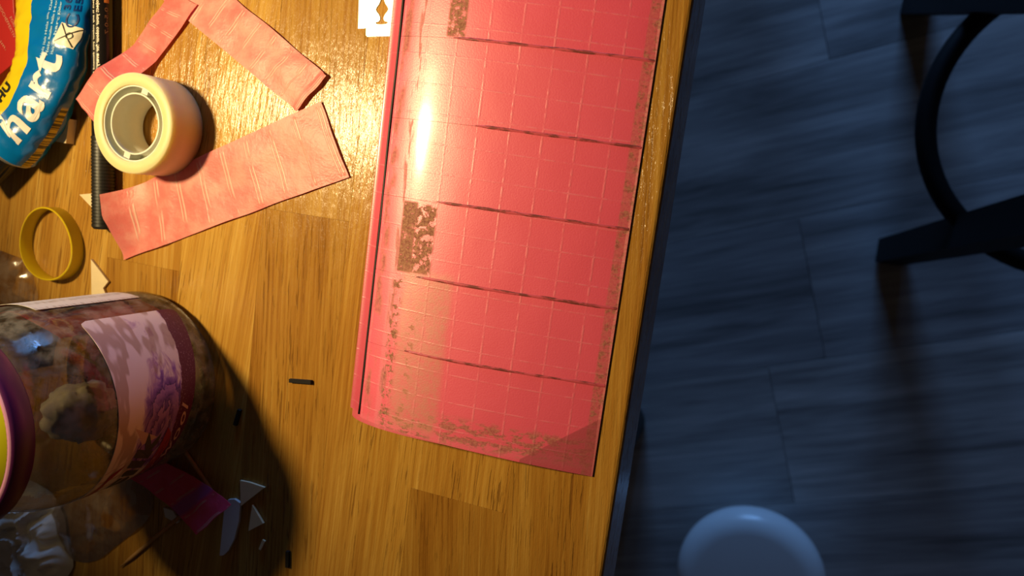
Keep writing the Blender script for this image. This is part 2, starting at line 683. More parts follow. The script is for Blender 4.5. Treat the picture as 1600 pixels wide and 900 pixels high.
def sheet(x0, x1, y0, y1, nx, ny, dz, wave=0.00012):
    def fn(x, y):
        return (x, y, prof_z(x) + dz + wave * noise.noise(Vector((x * 60, y * 60, dz * 1000))))
    return quad_patch(x0, x1, y0, y1, nx, ny, fn)


# closed core under the skin
xs = [CH * (1 - cos(pi * i / 40)) / 2 for i in range(41)]
vv, ff = [], []
for y in (0.0, TOPY):
    for x in xs:
        vv.append((x, y, max(0.0003, prof_z(x) - 0.0006)))
    for x in reversed(xs):
        vv.append((x, y, 0.0001))
m = len(xs) * 2
ff = [tuple(range(m)), tuple(range(m, 2 * m))[::-1]] + [(i, (i + 1) % m, m + (i + 1) % m, m + i) for i in range(m)]
link('core', fixn(pyd(vv, ff)), PINK_D, wing)
SP = 0.0080


def tip_y(x):
    return 0.0028 - 0.0052 * (x / CH)


ribs_y = [0.0352, 0.0660, 0.0968, 0.1276, 0.1594, 0.192, 0.224, 0.256, 0.288]
bounds = [-0.003] + ribs_y + [TOPY]
for i, (a, b) in enumerate(zip(bounds[:-1], bounds[1:])):
    def fn(x, y, a=a, b=b, i=i):
        t = (y - a) / (b - a)
        yy = y
        if i == 0:
            yy = tip_y(x) + (b - tip_y(x)) * t
        sag = -0.00007 * sin(pi * t) * min(1, max(0, (x - 0.02) / 0.03))
        lapz = 0.00010 * (1 - t) * min(1, max(0, (x - 0.022) / 0.02))
        return (x, yy, prof_z(x) + 0.0002 + sag + lapz + 0.00013 * noise.noise(Vector((x * 70, y * 70, 3.1))))
    o = link('covering_panel', quad_patch(SP + 0.0007, CH - 0.0002, a, b - 0.0001, 44, 10, fn), PINK, wing)
    solid(o, 0.0002, 1)
# rounded leading edge strip, from the table up to the wire
lev, lef = [], []
le_prof = [(0.0009, 0.0005), (0.0001, 0.0014), (-0.0002, 0.0026), (0.0001, 0.0040), (0.0009, 0.0056), (0.0019, 0.0069), (0.0032, prof_z(0.0032) + 0.0002), (0.0048, prof_z(0.0048) + 0.0003), (0.0062, prof_z(0.0062) + 0.0003), (SP - 0.0006, prof_z(SP) + 0.0003)]
ny = 40
for j in range(ny + 1):
    y = 0.0030 + (TOPY - 0.003) * j / ny
    for x, z in le_prof:
        lev.append((x, y if j else y + 0.0015 * (1 - x / SP), z))
k = len(le_prof)
for j in range(ny):
    for i in range(k - 1):
        a = j * k + i
        lef.append((a, a + 1, a + k + 1, a + k))
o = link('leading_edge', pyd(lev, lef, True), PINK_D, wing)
solid(o, 0.0002, -1)
o['label'] = 'darker rounded pink leading edge strip'
INK = simple('black_wire', (0.012, 0.008, 0.006), 0.5, 0, 0.2, 300)
wire = link('spar_wire', tube([(SP + 0.0002 * sin(t * 9) + 0.00015 * sin(t * 31), 0.0034 + (TOPY - 0.004) * t, prof_z(SP) + 0.00035) for t in [i / 60 for i in range(61)]], 0.00060, 8), INK, wing)
wire['label'] = 'thin black wire along the leading edge'
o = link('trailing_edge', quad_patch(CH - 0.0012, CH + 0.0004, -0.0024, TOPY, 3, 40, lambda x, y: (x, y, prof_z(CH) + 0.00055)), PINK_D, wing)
solid(o, 0.0006, -1)


def seam_mat():
    n = NT('seam')
    co = n.obj()
    w = n.noise(n.map(co, (160, 500, 0)), 1, 4, 0.6)
    n.p(col=n.mix(n.smooth(w, 0.42, 0.6), (0.62, 0.09, 0.13), (0.22, 0.05, 0.045)), rough=0.4)
    return n.m


SEAM = seam_mat()
starts = [0.0275, 0.0290, 0.0340, 0.0460, 0.0330, 0.03, 0.03, 0.03, 0.03]
for y, x0 in zip(ribs_y, starts):
    vs, fs = [], []
    nx = 50
    slant = -0.0012
    for i in range(nx + 1):
        t = i / nx
        x = x0 + (CH - x0) * t
        hw = 0.00062 * min(1, t * 10 + 0.15) * (0.8 + 0.45 * noise.noise(Vector((x * 150, y * 50, 0))))
        yc = y + slant * (t - 0.3) * 0.4 + 0.00012 * noise.noise(Vector((x * 80, y * 99, 5)))
        z = prof_z(x) + 0.00050
        for s, dz in ((-1, -0.0002), (-0.45, 0.0), (0.45, 0.0), (1, -0.0002)):
            vs.append((x, yc + s * hw, z + dz))
    for i in range(nx):
        for s in range(3):
            a = i * 4 + s
            fs.append((a, a + 1, a + 5, a + 4))
    o = link('rib_seam', pyd(vs, fs, True), SEAM, wing)
    solid(o, 0.0002, -1)


# ------------------------------------------------------------------ strips of pink tissue
def make_strip_mat(name, col, pale, nlines, through=0.12, band=None):
    n = NT(name)
    u, v, _ = n.xyz(n.uv())
    co = n.obj()
    ns = n.noise(co, 90, 4, 0.6)
    c = n.mix(n.smooth(ns, 0.35, 0.68), col, pale)
    sp = n.noise(co, 1400, 2, 0.6)
    c = n.mix(n.math('MULTIPLY', n.smooth(sp, 0.5, 0.75), 0.25), c, tuple(x * 0.75 for x in col))
    pp = 1.0 / nlines
    dbl = n.math('MAXIMUM', n.lines(u, pp, 0.0045, 0.012), n.lines(u, pp, 0.0035, 0.026))
    brk = n.smooth(n.noise(n.map(n.uv(), (nlines * 1.0, 1.6, 0)), 1, 2), 0.40, 0.50)
    ln = n.math('MULTIPLY', n.math('MULTIPLY', dbl, brk), n.band(v, 0.06, 0.94, 0.03))
    c = n.mix(n.math('MULTIPLY', ln, 0.75), c, (0.98, 0.72, 0.60))
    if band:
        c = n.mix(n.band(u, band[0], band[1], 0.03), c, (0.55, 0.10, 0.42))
    n.p(col=c, rough=n.math('ADD', n.math('MULTIPLY', ns, 0.25), 0.28), spec=0.5)
    n.bump(n.math('ADD', n.math('MULTIPLY', ln, 0.7), n.math('MULTIPLY', n.noise(co, 260, 4, 0.65), 0.8)), 0.5, 0.0006)
    tr = n.n('ShaderNodeBsdfTransparent')
    tr.inputs[0].default_value = (1.0, 0.45, 0.5, 1)
    tl = n.n('ShaderNodeBsdfTranslucent')
    n.set(tl.inputs[0], c)
    m1 = n.n('ShaderNodeMixShader')
    m1.inputs[0].default_value = 0.2
    n.t.links.new(n.b.outputs[0], m1.inputs[1])
    n.t.links.new(tl.outputs[0], m1.inputs[2])
    m2 = n.n('ShaderNodeMixShader')
    m2.inputs[0].default_value = through
    n.t.links.new(m1.outputs[0], m2.inputs[1])
    n.t.links.new(tr.outputs[0], m2.inputs[2])
    n.t.links.new(m2.outputs[0], n.out.inputs[0])
    return n.m


STRIP = make_strip_mat('pink_strip', (0.90, 0.25, 0.23), (0.94, 0.42, 0.36), 9)
STRIP_C = make_strip_mat('pink_strip_thin', (0.88, 0.21, 0.20), (0.92, 0.34, 0.31), 7, 0.22)
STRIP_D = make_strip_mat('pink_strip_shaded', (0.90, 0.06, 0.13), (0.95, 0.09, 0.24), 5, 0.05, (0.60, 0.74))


def strip(name, a, b, c, d, zf, mat, nx=60, ny=16, wob=0.0006):
    """a-b one long edge, d-c the other; world xy corners, zf(u, v) height"""
    a, b, c, d = [Vector(p) for p in (a, b, c, d)]

    def fn(u, v):
        p = a.lerp(b, u).lerp(d.lerp(c, u), v)
        p = p + Vector((noise.noise(Vector((u * 6, v * 3, 1.7))), noise.noise(Vector((u * 6, v * 3, 8.7))), 0)) * wob
        z = zf(u, v)
        return (p.x, p.y, z)
    o = link(name, quad_patch(0, 1, 0, 1, nx, ny, fn), mat)
    solid(o, 0.00015)
    return o


def wav(u, v, s, amp):
    return amp * (0.5 + 0.5 * noise.noise(Vector((u * 7, v * 2.5, s))))


def zA(u, v):
    lift = 0.0098 * max(0, 1 - u / 0.16) ** 1.6 * max(0.0, 1 - max(0, v - 0.35) / 0.55)
    crease = 0.0006 * math.exp(-((u - 0.30 + v * 0.10) / 0.018) ** 2)
    return 0.0005 + lift + crease + wav(u, v, 2, 0.0012)


o = strip('tissue_strip', at(158, 304, 0.010), at(501, 159, 0.001), at(545, 276, 0.001), at(194, 406, 0.001), zA, STRIP)
tag(o, 'wide pale pink tissue strip below the tape roll, creased in ladder lines', 'paper strip', 'pink tissue offcuts')
o = strip('tissue_strip', at(296, -62, 0.001), at(512, 120, 0.001), at(464, 174, 0.001), at(256, 0, 0.001), lambda u, v: 0.0004 + wav(u, v, 5, 0.0012) + (0.0012 if u > 0.97 else 0), STRIP)
tag(o, 'pink tissue strip running diagonally from the top edge, right of the tape roll', 'paper strip', 'pink tissue offcuts')


def zC(u, v):
    return 0.0016 + 0.0104 * (max(0, min(1, (u - 0.46) / 0.26)) ** 1.2) + wav(u, v, 9, 0.0006)


o = strip('tissue_strip', at(262, -12, 0.003), at(121, 156, 0.0115), at(149, 190, 0.0115), at(306, 6, 0.003), zC, STRIP_C)
tag(o, 'narrow pink tissue strip lying over the black marker behind the tape roll', 'paper strip', 'pink tissue offcuts')
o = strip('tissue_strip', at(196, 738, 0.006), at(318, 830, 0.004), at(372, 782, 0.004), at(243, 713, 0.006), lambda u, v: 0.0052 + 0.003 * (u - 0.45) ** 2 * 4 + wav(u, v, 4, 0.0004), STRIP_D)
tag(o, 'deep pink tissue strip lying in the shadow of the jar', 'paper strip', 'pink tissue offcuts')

# ------------------------------------------------------------------ tape roll
def waxy(name, col, sss=0.25, rough=0.45):
    n = NT(name)
    ns = n.noise(n.obj(), 900, 3)
    n.p(col=n.mix(ns, tuple(x * 0.95 for x in col), col), rough=rough, sss=sss)
    n.b.inputs['Subsurface Radius'].default_value = (0.009, 0.0070, 0.0040)
    n.b.inputs['Subsurface Scale'].default_value = 1.0
    return n.m


CREAM = waxy('cream_tape', (0.86, 0.69, 0.36), 0.75)
COREM = waxy('white_core', (0.78, 0.78, 0.68), 0.15, 0.35)
TC = Vector((-0.271, 0.0048, 0.0002))
roll = empty('tape_roll', TC)
tag(roll, 'cream roll of clear adhesive tape standing flat on the table', 'tape roll')
RO, RI, TH = 0.0221, 0.0168, 0.0192
o = link('tape_winding', lathe([(RI, 0.0), (RO - 0.0004, 0.0), (RO, 0.0004), (RO, TH - 0.0005), (RO - 0.0005, TH), (RI + 0.0003, TH), (RI, TH - 0.0003)], 96, True), CREAM, roll)
sharp(o, 50)
core = link('core', lathe([(0.0126, 0.0005), (RI - 0.0001, 0.0005), (RI - 0.0001, TH - 0.0008), (RI - 0.0007, TH - 0.0008), (RI - 0.0007, 0.0105), (0.0136, 0.0105), (0.0136, TH - 0.0016), (0.0129, TH - 0.0016),
                           (0.0129, 0.0108), (0.0122, 0.0098), (0.0120, 0.0005)], 96, True), COREM, roll)
sharp(core, 40)
for aa in (75, 255):
    a = radians(aa)
    me = box_mesh(0.01365, RI - 0.0008, -0.0018, 0.0018, 0.0106, TH - 0.0022, 0.0002)
    me.transform(Matrix.Rotation(a, 4, 'Z'))
    link('spoke', me, COREM, core)

# ------------------------------------------------------------------ black marker
PEN_B = simple('black_barrel', (0.010, 0.008, 0.007), 0.28, 0, 0.1, 50, 0.5)
PEN_G = simple('black_grip', (0.016, 0.014, 0.012), 0.42, 0, 0.1, 300, 0.5)
PR = 0.0052
p0 = at(162, 358, PR)
p1 = at(160, 0, PR)
pd_ = (p1 - p0).normalized()
pl = (p1 - p0).length + 0.045
pen = empty('marker_pen', (p0.x, p0.y, 0))
tag(pen, 'black marker pen with a ribbed grip and pale printed lettering', 'pen')
rotp = Vector((0, 0, 1)).rotation_difference(pd_).to_matrix().to_4x4()
gl = (at(160, 214, PR) - p0).length
gp = [(0, 0), (PR * 0.8, 0.0), (PR, 0.0012)]
nr = 26
for i in range(nr):
    z = 0.0015 + (gl - 0.003) * i / nr
    dzz = (gl - 0.003) / nr
    gp += [(PR, z), (PR, z + dzz * 0.62), (PR * 0.94, z + dzz * 0.72), (PR * 0.94, z + dzz * 0.9)]
gp += [(PR, gl - 0.0008), (PR, gl), (0, gl)]
me = lathe(gp, 40)
me.transform(Matrix.Translation((0, 0, PR)) @ rotp)
sharp(link('grip', me, PEN_G, pen), 40)
me = lathe([(0, gl + 0.0001), (PR * 0.93, gl + 0.0001), (PR * 0.93, pl - 0.002), (PR * 0.8, pl), (0, pl)], 40)
me.transform(Matrix.Translation((0, 0, PR)) @ rotp)
barrel = link('barrel', me, PEN_B, pen)
sharp(barrel, 40)
PRINT = simple('pale_print', (0.72, 0.66, 0.52), 0.4, 0, 0.05, 100)
ORANGE = simple('orange_print', (0.55, 0.17, 0.03), 0.5, 0, 0.1, 100)
BROWNP = simple('brown_print', (0.16, 0.07, 0.03), 0.5, 0, 0.1, 100)
side = Vector((0, 0, 1)).cross(pd_).normalized()  # points left of the pen's direction
if side.x > 0:
    side = -side


def pen_map(s0, a0):
    """text x runs down the pen (towards the grip), text y round the barrel"""
    def fn(x, y):
        r = PR * 0.93 + 0.00006
        a = a0 - y / r
        p = pd_ * (s0 - x) + Vector((0, 0, PR)) + Vector((0, 0, 1)) * (r * cos(a)) - side * (r * sin(a))
        return p
    return fn


sp1 = (at(160, -20, PR) - p0).length
for txt, a0, h, mt in (('our project your colour for every project you want', radians(34), 0.0019, PRINT),
                       ('to project it any colour you demand for your project', radians(6), 0.0012, PRINT)):
    me = remap(text_fit(txt, 0.056, h, 0.045, 0, 0), pen_map(sp1, a0))
    link('lettering', me, mt, barrel)
me = remap(text_fit('0.5-0.7', 0.012, 0.0015, 0.02, 0, 0), pen_map((at(160, 14, PR) - p0).length, radians(75)))
link('lettering', me, BROWNP, barrel)
me = quad_patch(0, 0.006, 0, 0.0022, 2, 6, pen_map((at(160, -14, PR) - p0).length, radians(80)))
link('size_patch', me, ORANGE, barrel)

# ------------------------------------------------------------------ razor blade
c0 = at(596.5, 57)
c1 = at(598, 0)
bd = (c1 - c0).normalized()
bx = Vector((bd.y, -bd.x, 0))
W, L = 0.011, 0.043
out = [(-0.0065, 0), (0.0065, 0), (0.0072, 0.0006), (0.0073, 0.0036), (0.0082, 0.0034), (W, 0.0034), (W, L - 0.0034), (0.0082, L - 0.0034), (0.0073, L - 0.0036), (0.0072, L - 0.0006),
       (0.0065, L), (-0.0065, L), (-0.0072, L - 0.0006), (-0.0073, L - 0.0036), (-0.0082, L - 0.0034), (-W, L - 0.0034), (-W, 0.0034), (-0.0082, 0.0034), (-0.0073, 0.0036), (-0.0072, 0.0006)]
half = [(0.0003, 0.0048), (0.0020, 0.0049), (0.0028, 0.0053), (0.0027, 0.0057), (0.0014, 0.0060), (0.0008, 0.0068), (0.0008, 0.0076), (0.0014, 0.0088), (0.0024, 0.0099), (0.0029, 0.0108), (0.0024, 0.0118),
        (0.0014, 0.0130), (0.0008, 0.0144), (0.0009, 0.0152), (0.0016, 0.0160), (0.0029, 0.0162), (0.0030, 0.0190), (0.0012, 0.0194), (0.0009, 0.0215)]
full = half + [(x, L - y) for x, y in reversed(half[:-1])]
hole = full + [(-x, y) for x, y in reversed(full)]
me = flat_curve([out, hole], 0.00005)
STEEL = simple('razor_steel', (0.86, 0.86, 0.84), 0.32, 0.75, 0.03, 300)
blade = link('razor_blade', me, STEEL)
blade.matrix_world = Matrix(((bx.x, bd.x, 0, c0.x), (bx.y, bd.y, 0, c0.y), (0, 0, 1, 0.0003), (0, 0, 0, 1)))
tag(blade, 'shiny double-edged razor blade tucked against the pink wing', 'razor blade')

# ------------------------------------------------------------------ yellow ring
YEL = NT('yellow_plastic')
YEL.p(col=YEL.mix(YEL.noise(YEL.obj(), 120, 3), (0.68, 0.48, 0.01), (0.78, 0.58, 0.015)), rough=0.3, sss=0.1)
YEL.b.inputs['Subsurface Radius'].default_value = (0.003, 0.002, 0.001)
RY, HY = 0.0177, 0.0068
me = lathe([(RY - 0.0009, 0), (RY, 0), (RY, HY - 0.0003), (RY - 0.0003, HY), (RY - 0.0007, HY), (RY - 0.0009, HY - 0.0003)], 96, True)
for v in me.vertices:   # slightly out of round, as it lies in the photograph
    a = math.atan2(v.co.y, v.co.x)
    k = 1 + 0.03 * cos(2 * (a - 1.9)) + 0.022 * cos(3 * (a + 0.4))
    v.co.x *= k
    v.co.y *= k
ring = link('plastic_ring', me, YEL.m)
sharp(ring, 40)
ring.location = (-0.3325, -0.0590, 0.0001)
tag(ring, 'open yellow plastic ring lying on the wood above the jar', 'ring')

# ------------------------------------------------------------------ crumpled glue tube
TUBE_CTRL = [((86, -70), 0.0235, 0.0022), ((86, -25), 0.0232, 0.0048), ((84, 20), 0.0225, 0.0068), ((81, 65), 0.0203, 0.0082), ((75, 112), 0.0180, 0.0095), ((56, 160), 0.0172, 0.0112), ((34, 194), 0.0168, 0.0122), ((13, 220), 0.0165, 0.0125)]
ctrl = []
for (px, py), a, b in TUBE_CTRL:
    q = at(px, py, b)
    ctrl.append((q.x, q.y, a, b))


def cr(p0, p1, p2, p3, t):
    return tuple(0.5 * (2 * b + (c - a) * t + (2 * a - 5 * b + 4 * c - d) * t * t + (3 * b - a - 3 * c + d) * t ** 3) for a, b, c, d in zip(p0, p1, p2, p3))


dense = []
for i in range(len(ctrl) - 1):
    for k in range(20):
        dense.append(cr(ctrl[max(i - 1, 0)], ctrl[i], ctrl[i + 1], ctrl[min(i + 2, len(ctrl) - 1)], k / 20))
dense.append(ctrl[-1])
cum = [0.0]
for a, b in zip(dense[:-1], dense[1:]):
    cum.append(cum[-1] + math.hypot(b[0] - a[0], b[1] - a[1]))
TLEN = cum[-1]


def spine(s):
    s = max(0.0, min(TLEN, s))
    for i in range(len(cum) - 1):
        if s <= cum[i + 1] + 1e-12:
            break
    t = (s - cum[i]) / (cum[i + 1] - cum[i])
    p = [a + (b - a) * t for a, b in zip(dense[i], dense[i + 1])]
    i0, i1 = max(0, i - 4), min(len(dense) - 1, i + 5)
    d = Vector((dense[i1][0] - dense[i0][0], dense[i1][1] - dense[i0][1], 0)).normalized()
    return p, d


def tube_pt(s, th, off=0.0):
    p, d = spine(s)
    n = Vector((-d.y, d.x, 0))       # to the right of the picture when walking down it
    if abs(d.y) > 0 and n.x < 0 and d.y < -0.2:
        n = n
    ca, sa = cos(th), sin(th)
    a, b = p[2], p[3]
    cz = (abs(sa) ** 0.75) * (1 if sa >= 0 else -1)
    q = Vector((p[0], p[1], b)) + n * (a * ca) + Vector((0, 0, b * cz))
    nz = noise.noise(Vector((s * 120, ca * 2.2, sa * 1.5))) * 0.0011 + noise.noise(Vector((s * 300, ca * 5, sa * 3 + 4))) * 0.00045
    k = min(1.0, (TLEN - s) / 0.008)
    nn = (n * ca * b + Vector((0, 0, sa * a))).normalized()
    q += nn * (nz * k + off)
    q.z = max(q.z, 0.0003)
    return q


def make_tube_mat():
    n = NT('printed_foil')
    u, v, _ = n.xyz(n.uv())       # u across 0..1 (left to right), v metres along
    blue = n.mix(n.noise(n.obj(), 60, 3), (0.0, 0.12, 0.42), (0.0, 0.19, 0.56))
    lim = n.math('ADD', 0.36, n.math('MULTIPLY', n.smooth(v, 0.03, 0.075), 0.11))
    yel = n.math('LESS_THAN', u, lim)
    c = n.mix(yel, blue, (0.80, 0.58, 0.01))
    side = n.math('MULTIPLY', n.math('GREATER_THAN', u, 0.9965), n.smooth(v, 0.066, 0.068))
    c = n.mix(side, c, (0.70, 0.46, 0.03))
    bars = n.math('MULTIPLY', side, n.math('GREATER_THAN', n.noise(n.map(n.uv(), (0, 900, 0)), 1, 1), 0.5))
    c = n.mix(bars, c, (0.02, 0.015, 0.01))
    n.p(col=c, rough=0.24, spec=0.55, coat=0.3)
    n.bump(n.noise(n.obj(), 130, 3, 0.5), 0.28, 0.001)
    return n.m


FOIL = make_tube_mat()
glue = empty('glue_tube', (ctrl[3][0], ctrl[3][1], 0))
tag(glue, 'crumpled blue and yellow glue tube with black cap, by the left edge', 'glue tube')
NSg, NTh = 130, 64
vs, fs, uvs = [], [], []
for i in range(NSg + 1):
    s = TLEN * i / NSg
    for k in range(NTh):
        th = 2 * pi * k / NTh
        vs.append(tube_pt(s, th))
        uvs.append((0.5 + 0.5 * cos(th), s))
for i in range(NSg):
    for k in range(NTh):
        l = (k + 1) % NTh
        fs.append((i * NTh + k, i * NTh + l, (i + 1) * NTh + l, (i + 1) * NTh + k))
fs.append(tuple(range(NTh))[::-1])
body = put(link('tube_body', fixn(pyd(vs, fs, True, uvs)), FOIL), glue)
WHITEP = simple('white_print', (0.82, 0.78, 0.74), 0.35, 0, 0.04, 100)
BLACKP = simple('black_print', (0.02, 0.018, 0.012), 0.4, 0, 0.1, 100)
NAVYP = simple('navy_print', (0.0, 0.03, 0.16), 0.35, 0, 0.1, 100)
PALEB = simple('pale_blue_print', (0.35, 0.60, 0.78), 0.35, 0, 0.06, 100)


def tube_map(s0, ac0):
    """text x runs back up the tube from s0, text y (metres) across towards the yellow edge from across position ac0"""
    def fn(x, y):
        s = s0 - x
        p, d = spine(s)
        ac = ac0 - y / p[2]
        ac = max(-0.985, min(0.985, ac))
        return tube_pt(s, math.acos(ac), 0.00022)
    return fn


def s_at(px, py, z=0.012):
    q = at(px, py, z)
    return min(range(len(dense)), key=lambda i: (dense[i][0] - q.x) ** 2 + (dense[i][1] - q.y) ** 2) * 1.0


def s_of(px, py):
    return cum[int(s_at(px, py))]


def letter(txt, s0, w, ac0, h, mat, bold=0.03, shear=0.0, cuts=2):
    me = remap(text_fit(txt, w, h, bold, shear, cuts), tube_map(s0, ac0))
    return put(link('lettering', me, mat), glue)


letter('hart', s_of(30, 197), s_of(30, 197) - s_of(82, 84), 0.80, 0.0150, WHITEP, 0.022, 0.15)
letter('UHU', TLEN - 0.0130, 0.0165, -0.30, 0.0058, BLACKP, 0.05, 0.0)
letter('36', s_of(110, 16), 0.0055, 0.74, 0.0032, NAVYP, 0.02)
letter('E5', s_of(120, 17), 0.0060, 0.93, 0.0028, NAVYP, 0.02)
random.seed(3)
for col, ac in enumerate((0.30, 0.42, 0.54)):
    s = s_of(84, 92 - col * 3)
    while s > 0.012:
        w = 0.003 + 0.006 * random.random()
        if s - w < 0.01:
            break
        txt = random.choice(['Spezialkleber', 'Modellbau', 'hart', 'Kleber', 'Holz'])
        letter(txt, s, w, ac, 0.0013, PALEB, 0.03, 0, 0)
        s -= w + 0.0009
# hazard pictogram and the little oval mark
sq = s_of(108, 57)
pw = 0.0092
pat = put(link('hazard_symbol', quad_patch(-pw / 2, pw / 2, -pw / 2, pw / 2, 8, 8, lambda x, y: tube_map(sq, 0.76)(x * 0.97 + y * 0.25, y * 0.97 - x * 0.25)), simple('cream_print', (0.82, 0.76, 0.6), 0.4, 0, 0.04, 100)), glue)


def stroke(pts, wdt, mp, mat, name):
    vs, fs = [], []
    for i, p in enumerate(pts):
        p = Vector(p)
        q = Vector(pts[min(i + 1, len(pts) - 1)]) - Vector(pts[max(i - 1, 0)])
        n = Vector((-q.y, q.x)).normalized() * wdt / 2
        vs += [mp(*(p + n)), mp(*(p - n))]
    fs = [(2 * i, 2 * i + 1, 2 * i + 3, 2 * i + 2) for i in range(len(pts) - 1)]
    me = pyd(vs, fs)
    for v in me.vertices:
        v.co.z += 0.00012
    return put(link(name, me, mat), glue)


pm_ = tube_map(sq, 0.76)
pmr = lambda x, y: pm_(x * 0.97 + y * 0.25, y * 0.97 - x * 0.25)
lin = lambda a, b, n=10: [tuple(Vector(a).lerp(Vector(b), i / n)) for i in range(n + 1)]
stroke(lin((-0.004, -0.0042), (0.0042, 0.0042)), 0.0005, pmr, BLACKP, 'cross_stroke')
stroke(lin((-0.0038, 0.004), (0.0040, -0.0040)), 0.0005, pmr, BLACKP, 'cross_stroke')
stroke([(0.0013 * cos(a) + 0.0003, 0.0013 * sin(a) - 0.0012) for a in [2 * pi * i / 16 for i in range(17)]], 0.0004, pmr, BLACKP, 'symbol_stroke')
s2 = s_of(111, 31)
mp2 = tube_map(s2, 0.80)
stroke([(0.0030 * cos(a), 0.0024 * sin(a)) for a in [0.6 + 4.9 * i / 20 for i in range(21)]], 0.0007, mp2, NAVYP, 'symbol_stroke')
# crimped metal shoulder and cap
ALU = simple('aluminium', (0.55, 0.53, 0.48), 0.35, 0.7, 0.1, 100)
CAPM = simple('cap_black', (0.012, 0.011, 0.010), 0.4, 0, 0.15, 60)
pe, de = spine(TLEN)
ctr = Vector((pe[0], pe[1], pe[3]))
rots = Vector((0, 0, 1)).rotation_difference(de).to_matrix().to_4x4()
me = lathe([(0.0132, -0.001), (0.0136, 0.0002), (0.0134, 0.0012), (0.0105, 0.0042), (0.0070, 0.0052), (0.0, 0.0052)], 48)
me.transform(Matrix.Translation(ctr) @ Matrix.Scale(0.93, 4, Vector((0, 0, 1))) @ rots)
# widen the shoulder to the flattened tube end
nrm = Vector((-de.y, de.x, 0))
for v in me.vertices:
    dd = (v.co - ctr).dot(nrm)
    v.co += nrm * dd * 0.21
put(link('shoulder', me, ALU), glue)
cp = [(0, 0.0046), (0.0085, 0.0046), (0.0098, 0.0052)]
me_pts = [(0.0098, 0.0052), (0.0100, 0.012), (0.0092, 0.026), (0.0080, 0.030), (0, 0.030)]
vs, fs = [], []
NC = 60
allp = cp[:2] + me_pts
for i in range(NC):
    a = 2 * pi * i / NC
    for r, z in allp:
        rr = r * (0.96 if (i % 3 == 0 and 0.006 < z < 0.027) else 1)
        vs.append((rr * cos(a), rr * sin(a), z))
mm = len(allp)
for i in range(NC):
    for k in range(mm - 1):
        j = (i + 1) % NC
        fs.append((i * mm + k, j * mm + k, j * mm + k + 1, i * mm + k + 1))
me = fixn(pyd(vs, fs))
me.transform(Matrix.Translation(ctr) @ rots)
put(link('cap', me, CAPM), glue)

# ------------------------------------------------------------------ red carton under the tube's left edge
RED = simple('red_card', (0.42, 0.012, 0.012), 0.4, 0, 0.12, 60)
rz = 0.0085
poly = [at(*q, rz) for q in ((-60, -60), (17, -60), (22, 20), (30, 60), (36, 86), (-60, 166))]
me = prism([(p.x, p.y) for p in poly], 0.0002, rz, 0.0004)
cen = sum(poly, Vector()) / len(poly)
redbox = empty('red_carton', (cen.x, cen.y, 0))
tag(redbox, 'flat dark red carton with faded print in the top left corner', 'carton')
put(link('carton_body', me, RED), redbox)
REDP = simple('faded_print', (0.55, 0.20, 0.14), 0.5, 0, 0.1, 100)


def red_map(pa, pb):
    a, b = at(*pa, rz), at(*pb, rz)
    d = (b - a).normalized()
    n = Vector((-d.y, d.x, 0))
    return (b - a).length, lambda x, y: a + d * x + n * y + Vector((0, 0, 0.0001))


for txt, pa, pb in (('HOCHEFFEKTIV', (-2, 10), (22, 60)), ('FORMEL', (15, 28), (27, 54)), ('leim.', (-6, 58), (9, 79))):
    w, mp = red_map(pa, pb)
    put(link('lettering', remap(text_fit(txt, w, 0.0016, 0.01), mp), REDP), redbox)

# ------------------------------------------------------------------ jar
def clear_mat(name, tint, gloss_rough=0.06, haze=0.06, hazecol=(0.6, 0.55, 0.45), edge=0.5):
    n = NT(name)
    tr = n.n('ShaderNodeBsdfTransparent')
    n.set(tr.inputs[0], tint)
    gl = n.n('ShaderNodeBsdfGlossy')
    gl.inputs['Roughness'].default_value = gloss_rough
    df = n.n('ShaderNodeBsdfDiffuse')
    n.set(df.inputs[0], hazecol)
    lw = n.n('ShaderNodeLayerWeight')
    lw.inputs[0].default_value = 0.35
    bmp = n.n('ShaderNodeBump')
    bmp.inputs['Strength'].default_value = 0.25
    bmp.inputs['Distance'].default_value = 0.001
    n.set(bmp.inputs['Height'], n.noise(n.obj(), 70, 4, 0.6))
    n.t.links.new(bmp.outputs[0], gl.inputs['Normal'])
    hz_ = n.math('MULTIPLY', n.smooth(n.noise(n.obj(), 140, 4, 0.65), 0.35, 0.7), haze)
    m1 = n.n('ShaderNodeMixShader')
    n.set(m1.inputs[0], n.math('ADD', hz_, n.math('MULTIPLY', n.math('POWER', lw.outputs['Facing'], 3.0), edge * 0.3), clamp=True))
    n.t.links.new(tr.outputs[0], m1.inputs[1])
    n.t.links.new(df.outputs[0], m1.inputs[2])
    m2 = n.n('ShaderNodeMixShader')
    n.set(m2.inputs[0], n.math('ADD', n.math('MULTIPLY', lw.outputs['Fresnel'], 0.5), 0.03, clamp=True))
    n.t.links.new(m1.outputs[0], m2.inputs[1])
    n.t.links.new(gl.outputs[0], m2.inputs[2])
    n.t.links.new(m2.outputs[0], n.out.inputs[0])
    return n.m


